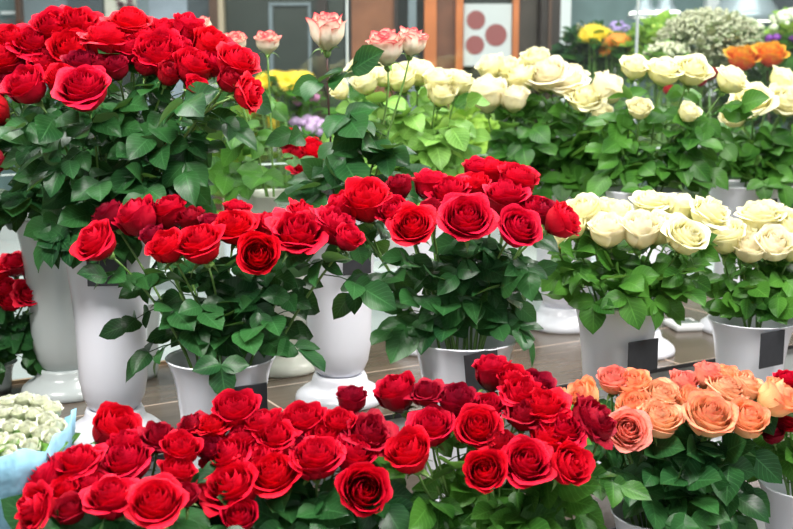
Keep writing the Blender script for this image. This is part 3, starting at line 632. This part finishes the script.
# ------------------------------------------------------------------ blue wrapped bunch at lower left
wc = onz(10, 560, ZB); wy = wc.y
top = at(6, 436, 1.86); rb = .112; bz = ZB
wr = empty('wrapped_bouquet', Vector((top.x, top.y, ZB)), 'round bunch of small white roses wrapped in blue paper', 'wrapped bouquet')
q = MB(); rnd = random.Random(5); P = []; UV = []; NR, NC = 16, 72; Ht = top.z-ZB
for r in range(NR):
    t = r/(NR-1); row = []; ur = []
    for c in range(NC):
        a = 2*math.pi*c/NC
        rad = lerp(.035, rb, t**.7)*(1+.05*math.sin(7*a+1)*t+.035*math.sin(13*a+4*t)+.02*math.sin(29*a+9*t)*t)
        if t > .93: rad *= 1.03
        zz = Ht*t+(.006*math.sin(5*a+.6)+.004*math.sin(11*a))*t**6+(.035 if t > .8 else 0)*max(0, math.cos(a-.1))**6*t
        row.append((rad*math.cos(a), rad*math.sin(a), zz)); ur.append((c/NC, t))
    P.append(row); UV.append(ur)
q.grid(P, UV, True); o = q.build('paper_wrap', PAPER, wr); md = o.modifiers.new('Solid', 'SOLIDIFY'); md.thickness = .0015
fb = MB()
for k in range(70):
    a = rnd.uniform(0, 6.28); rr = rb*.85*rnd.random()**.5
    leaflet(fb, Vector((rr*math.cos(a), rr*math.sin(a), Ht-.035+.02*(1-rr/rb))), Vector((math.cos(a), math.sin(a), 1.1)), Vector((0, -.6, 1)), .045, rnd, False)
fb.build('filler_leaves', LLEAF, wr)
sm = [(8,407),(24,404),(40,407),(52,413),(-6,412),(4,418),(19,417),(34,419),(47,424),(56,430),(-4,430),(12,431),(27,433),(41,437),(52,441),(0,444),(16,446),(31,450),(8,457),(-10,420)]
ord_ = sorted(range(len(sm)), key=lambda i: sm[i][1]); rowsW = [ord_[0:5], ord_[5:10], ord_[10:15], ord_[15:20]]
for rr, row in enumerate(rowsW):
    row = sorted(row, key=lambda i: sm[i][0])
    for k, i in enumerate(row):
        x, y = sm[i]; Y = lerp(1.96, 1.79, (y-404)/54)
        cpt = at(x, y, Y); d = 24*Y/F; ax = Vector(((cpt.x-top.x)*3, -.35+(cpt.y-top.y)*3, 1)).normalized()
        base = Vector((top.x+rnd.uniform(-.015, .015), top.y+rnd.uniform(-.015, .015), ZB+.02))
        e_ = empty('white_rose', base, f'small white rose in blue paper, {["back","second","third","front"][rr]} row, {ORD[k] if k < len(row)-1 else "rightmost"}', 'rose', 'small white roses in blue paper')
        Mx = Matrix.Translation(cpt-ax*d*.3-base) @ ax.to_track_quat('Z', 'Y').to_matrix().to_4x4() @ Matrix.Diagonal((d, d, d, 1))
        link_mesh('bloom', rnd.choice(BL['white']['m']), e_, Mx); link_mesh('calyx', SEP, e_, Mx)
        hz = cpt-ax*d*.35-base; s_ = MB(); s_.tube([Vector((0, 0, 0)), Vector((hz.x*.25, hz.y*.25, hz.z*.6)), hz], .0018, 5); s_.build('stem', STEM, e_)

# ------------------------------------------------------------------ flowers beyond the glass
TBL = mat('white_counter', (.76, .78, .78), .35)
tb = empty('back_counter', (0, 5.1, 0), 'long white counter beyond the glass carrying mixed flowers', 'counter')
q = MB(); q.box((-.6, -.03, .79), (4.8, .86, .05)); q.build('worktop', TBL, tb, smooth=False, bevel=.006)
q = MB(); q.box((-.6, .0, .38), (4.6, .75, .76)); q.build('cabinet', TBL, tb, smooth=False, bevel=.004)

def dot_mesh(name, m, pts, r, rnd, seg=5):
    b = MB()
    for p in pts:
        s_ = r*rnd.uniform(.6, 1.3)
        rows = [[Vector(p)+Vector((s_*math.sin(f)*math.cos(a), s_*math.sin(f)*math.sin(a), s_*.8*math.cos(f))) for a in [2*math.pi*k/seg for k in range(seg)]] for f in (.1, .9, 1.9, 3.0)]
        b.grid(rows, [[(0, 0)]*seg]*4, True)
    return b
def shrub(name, label, cat, px, py, wpx, hpx, Y, leafm, bm, dots, dr, nleaf, lz, seed, zb=.815, fl='blossoms', daisy=False, group=None):
    """a bunch in a small bucket on the back counter: crown of leaves with blossoms scattered on its shell"""
    rnd = random.Random(seed); c = at(px, py, Y); a = wpx/2*Y/F; h = hpx/2*Y/F
    r = empty(name, Vector((c.x, Y, zb)), label, cat, group)
    rz = max(.08, min(.2, c.z-h*.9-zb))
    q = MB(); q.lathe([(0, .002), (.055, 0), (.06, .02), (.075, rz), (.07, rz), (.055, .02), (0, .015)], 24); q.build('bucket', VASE, r)
    o = Vector((0, 0, c.z-zb)); b = MB(); ft = MB()
    def shell(lo=.5):
        while True:
            v = Vector((rnd.uniform(-1, 1), rnd.uniform(-1, 1), rnd.uniform(-1, 1)))
            if lo < v.length < 1: return v
    for k in range(14):
        v = shell(.2); e2 = o+Vector((v.x*a, v.y*a, v.z*h*.6)); b.tube([Vector((0, 0, .02)), Vector((v.x*.03, v.y*.03, rz)), e2], .0025, 4)
    b.build('stems', STEM, r); b = MB()
    for k in range(nleaf):
        v = shell(.2); p = o+Vector((v.x*a*.92, v.y*a*.92, v.z*h*.92-.02)); d = Vector((v.x, v.y, rnd.uniform(-.4, .8)))
        leaflet(b, p, d, Vector((rnd.uniform(-.3, .3), -.5, 1)), lz*rnd.uniform(.7, 1.2), rnd, False)
    # leafy stalks down to the bucket
    for k in range(nleaf//3):
        t = rnd.random(); z = lerp(rz, o.z, t); aa = rnd.uniform(0, 6.28); rr = .05+a*.6*t
        leaflet(b, Vector((rr*math.cos(aa), rr*math.sin(aa)*.8, z)), Vector((math.cos(aa), math.sin(aa), .3)), Vector((0, -.4, 1)), lz, rnd, False)
    b.build('foliage', leafm, r)
    pts = []
    for k in range(dots):
        v = shell(.72)
        if v.z < -.35: v.z = -v.z
        pts.append(o+Vector((v.x*a, v.y*a, v.z*h)))
    if daisy:
        b = MB()
        for p in pts:
            v = Vector((p.x/a*.5, p.y/a*.5-.6, max(.2, (p.z-o.z)/h)))
            v.normalize(); Q = v.to_track_quat('Z', 'Y').to_matrix(); s_ = dr*rnd.uniform(.8, 1.2)
            for j in range(14):
                an = 6.283*j/14; w = .24
                for lay, ln in ((0, 1), (.3, .6)):
                    pp = [[Q @ Vector((s_*ln*t_*math.cos(an+lay)-w*s_*k2*math.sin(math.pi*min(1, t_+.1))*math.sin(an+lay), s_*ln*t_*math.sin(an+lay)+w*s_*k2*math.sin(math.pi*min(1, t_+.1))*math.cos(an+lay), s_*(.25*t_*t_+lay*.5)))+p for k2 in (-.7, .7)] for t_ in (.05, .5, 1)]
                    b.grid(pp, [[(0, t_), (1, t_)] for t_ in (0, .5, 1)])
        b.build(fl, bm, r)
    else:
        o2 = dot_mesh('d', bm, pts, dr, rnd).build(fl, bm, r)
    return r
YEL = mat('yellow_petal', (.90, .62, .02), .5, noise=.1); GYP = mat('pale_blossom', (.60, .58, .40), .6, noise=.15, nscale=30); WHB = mat('white_blossom', (.72, .74, .55), .6, noise=.1)
PNK = mat('pink_petal', (.75, .28, .55), .5, noise=.25, nscale=20); LIL = mat('lilac_petal', (.42, .30, .62), .5, noise=.25, nscale=20); PUR = mat('purple_petal', (.25, .05, .38), .5)
GYL = leaf_mat('grey_green_sprig', (.16, .20, .10), (.36, .38, .22)); BLEAF = leaf_mat('bright_leaf', (.14, .30, .03), (.34, .52, .08), tc_=(.4, .6, .1)); ORP = mat('orange_daisy_petal', (.88, .28, .02), .5)
shrub('gypsophila_bunch', "large rounded pale baby's breath bunch at upper right", 'flower bunch', 708, 44, 104, 70, 5.0, GYL, GYP, 1500, .0075, 520, .05, 1, fl='blossoms')
shrub('gypsophila_bunch', "low pale blossom spray left of the large baby's breath bunch", 'flower bunch', 664, 56, 44, 26, 4.8, LLEAF, GYP, 160, .011, 120, .05, 2)
shrub('snapdragon_bunch', 'bunch of white snapdragons right of the baby\'s breath', 'flower bunch', 738, 40, 54, 44, 5.1, LLEAF, WHB, 150, .017, 90, .06, 3)
shrub('snapdragon_bunch', 'white and green blossoms at the far upper right edge', 'flower bunch', 790, 30, 40, 40, 5.0, BLEAF, WHB, 90, .02, 110, .06, 4)
shrub('violet_bunch', 'dark purple flowers at the upper right edge', 'flower bunch', 782, 42, 34, 14, 4.95, MLEAF, PUR, 26, .018, 50, .06, 5)
shrub('pink_bunch', 'pink flowers beside the purple ones at upper right edge', 'flower bunch', 798, 42, 26, 16, 5.1, MLEAF, PNK, 20, .022, 40, .06, 6)
shrub('leafy_bunch', 'bright green leafy bunch right of the second glass seam', 'plant', 655, 45, 46, 60, 5.2, BLEAF, BLEAF, 40, .012, 330, .07, 7)
shrub('gerbera_bunch', 'bright yellow daisies in the back window', 'flower bunch', 597, 39, 30, 16, 5.3, MLEAF, YEL, 12, .045, 40, .08, 8, daisy=True)
shrub('gerbera_bunch', 'orange daisies beside the yellow ones', 'flower bunch', 617, 46, 30, 16, 5.25, MLEAF, ORP, 11, .036, 40, .07, 9, daisy=True)
shrub('lilac_bunch', 'lilac blue blossoms above the orange daisies', 'flower bunch', 618, 33, 22, 20, 5.4, MLEAF, LIL, 70, .016, 40, .06, 10)
shrub('leafy_bunch', 'dark hazy shrub behind the yellow daisies', 'plant', 590, 50, 60, 56, 5.42, DLEAF, GYL, 60, .010, 420, .06, 11)
shrub('chrysanthemum_bunch', 'yellow chrysanthemums behind the upper left roses', 'flower bunch', 285, 84, 64, 20, 4.7, MLEAF, YEL, 40, .034, 60, .07, 12, daisy=True)
shrub('chrysanthemum_bunch', 'lower yellow chrysanthemums beside the big red bunch', 'flower bunch', 262, 118, 36, 44, 4.8, BLEAF, YEL, 30, .034, 90, .07, 13, daisy=True)
shrub('carnation_bunch', 'pink carnations below the yellow chrysanthemums', 'flower bunch', 305, 98, 24, 26, 4.75, MLEAF, PNK, 60, .022, 40, .06, 14)
shrub('carnation_bunch', 'lilac pink blossoms behind the dark stem', 'flower bunch', 308, 128, 34, 18, 4.7, MLEAF, mat('mauve_petal', (.68, .42, .72), .5, noise=.2, nscale=20), 60, .024, 40, .06, 15)
shrub('lilac_bunch', 'purple blossoms between the upper cream bunches', 'flower bunch', 600, 145, 26, 50, 4.9, MLEAF, mat('violet_petal', (.52, .30, .60), .5, noise=.3, nscale=20), 110, .022, 60, .07, 16)
shrub('leafy_bunch', 'bright leafy plant filling the gap right of the centre', 'plant', 455, 140, 90, 70, 4.7, BLEAF, BLEAF, 30, .012, 300, .10, 17)
shrub('leafy_bunch', 'leafy plant behind the top right cream bunch', 'plant', 770, 90, 90, 60, 4.9, MLEAF, MLEAF, 20, .012, 260, .09, 18)
shrub('leafy_bunch', 'leafy plant behind the right-centre cream bunch', 'plant', 690, 125, 80, 70, 5.1, BLEAF, BLEAF, 20, .012, 260, .09, 19)
shrub('leafy_bunch', 'dark leafy plant behind the slim centre vase', 'plant', 370, 130, 80, 70, 4.9, MLEAF, MLEAF, 20, .012, 240, .09, 20)
shrub('leafy_bunch', 'leafy plant behind the cream vase', 'plant', 235, 130, 80, 70, 4.9, BLEAF, BLEAF, 20, .012, 240, .09, 21)
# two orange-red and some red blooms beyond the glass
OR2 = petal_mat('flame_petal', [(0, (.8, .08, .03)), (.5, (.85, .10, .03)), (.85, (.92, .30, .04)), (1, (.95, .55, .06))], trans=.25)
FM = bloom_mesh('bloom', OR2, .9, 20, 90)
def far_bloom(name, me, px, py, d, Y, label, group, stem):
    c = at(px, py, Y); base = Vector((c.x+.03, Y, .83)); r = empty(name, base, label, 'rose', group); dd = d*Y/F
    Mx = Matrix.Translation(c-base-Vector((0, 0, dd*.25))) @ Vector((0, -.5, 1)).to_track_quat('Z', 'Y').to_matrix().to_4x4() @ Matrix.Diagonal((dd, dd, dd, 1))
    link_mesh('bloom', me, r, Mx); link_mesh('calyx', SEP, r, Mx)
    e_ = c-base-Vector((0, 0, dd*.3)); s_ = MB(); s_.tube([Vector((0, 0, 0)), Vector((.005, 0, e_.z*.5)), e_], .004, 5); s_.build('stem', stem, r)
    fb = MB(); rnd = random.Random(int(px))
    for k in range(4): compound(fb, Vector((0, 0, e_.z*(.5+.1*k))), Vector((math.cos(k*2.2), math.sin(k*2.2), .3)), None, .06, rnd, 1)
    fb.build('foliage', MLEAF, r)
far_bloom('flame_rose', FM, 740, 62, 32, 4.72, 'left of the two flame-orange roses at upper right', 'flame orange roses', STEM)
far_bloom('flame_rose', FM, 768, 58, 32, 4.72, 'right of the two flame-orange roses at upper right', 'flame orange roses', DSTEM)
for x, y, d, l in ((709, 76, 17, 'small red rose between two upper right cream blooms'), (700, 83, 14, 'tiny red rose below the other small red one'), (668, 92, 14, 'small red rose peeping under upper right cream blooms')):
    far_bloom('red_rose', BL['red']['m'][0], x, y, d, 4.75, l, 'small red roses beyond the glass', STEM)
# ------------------------------------------------------------------ light
def area(loc, rx, sx, sy, e, col=(1, .97, .93)):
    l = bpy.data.lights.new('ceiling_and_window_light', 'AREA'); l.shape = 'RECTANGLE'; l.size = sx; l.size_y = sy; l.energy = e; l.color = col
    o = bpy.data.objects.new('ceiling_and_window_light', l); C.objects.link(o); o.location = loc; o.rotation_euler = rx; return o
area((-1.0, 1.3, 3.15), (0, 0, 0), 1.6, .5, 88)
area((1.3, 1.6, 3.15), (0, 0, 0), 1.6, .5, 88)
area((-.8, 3.4, 3.15), (0, 0, 0), 1.8, .5, 50)
area((1.6, 3.8, 3.15), (0, 0, 0), 1.8, .5, 60)
area((0, 5.2, 3.15), (0, 0, 0), 4.5, .5, 30)
area((0, -1.9, 1.9), (math.radians(78), 0, 0), 6, 2.2, 24, (.93, .97, 1))       # not a ceiling lamp: daylight of an unseen shop window behind the camera
w = bpy.data.worlds.new('World'); bpy.context.scene.world = w; w.use_nodes = True
w.node_tree.nodes['Background'].inputs[0].default_value = (.85, .92, 1, 1); w.node_tree.nodes['Background'].inputs[1].default_value = .5

# ------------------------------------------------------------------ camera
cam = bpy.data.cameras.new('Camera'); co = bpy.data.objects.new('Camera', cam); C.objects.link(co)
cam.sensor_width = 36; cam.lens = F/793*36; co.location = (0, 0, CAMZ); co.rotation_euler = (math.pi/2-PITCH, 0, 0)
cam.dof.use_dof = True; cam.dof.focus_distance = 2.35; cam.dof.aperture_fstop = cam.lens/1000/.013
cam.clip_start = .05
sc = bpy.context.scene; sc.camera = co
sc.view_settings.view_transform = 'Standard'; sc.view_settings.look = 'None'; sc.view_settings.gamma = 1; sc.view_settings.use_curve_mapping = False
sc.view_settings.exposure = .5
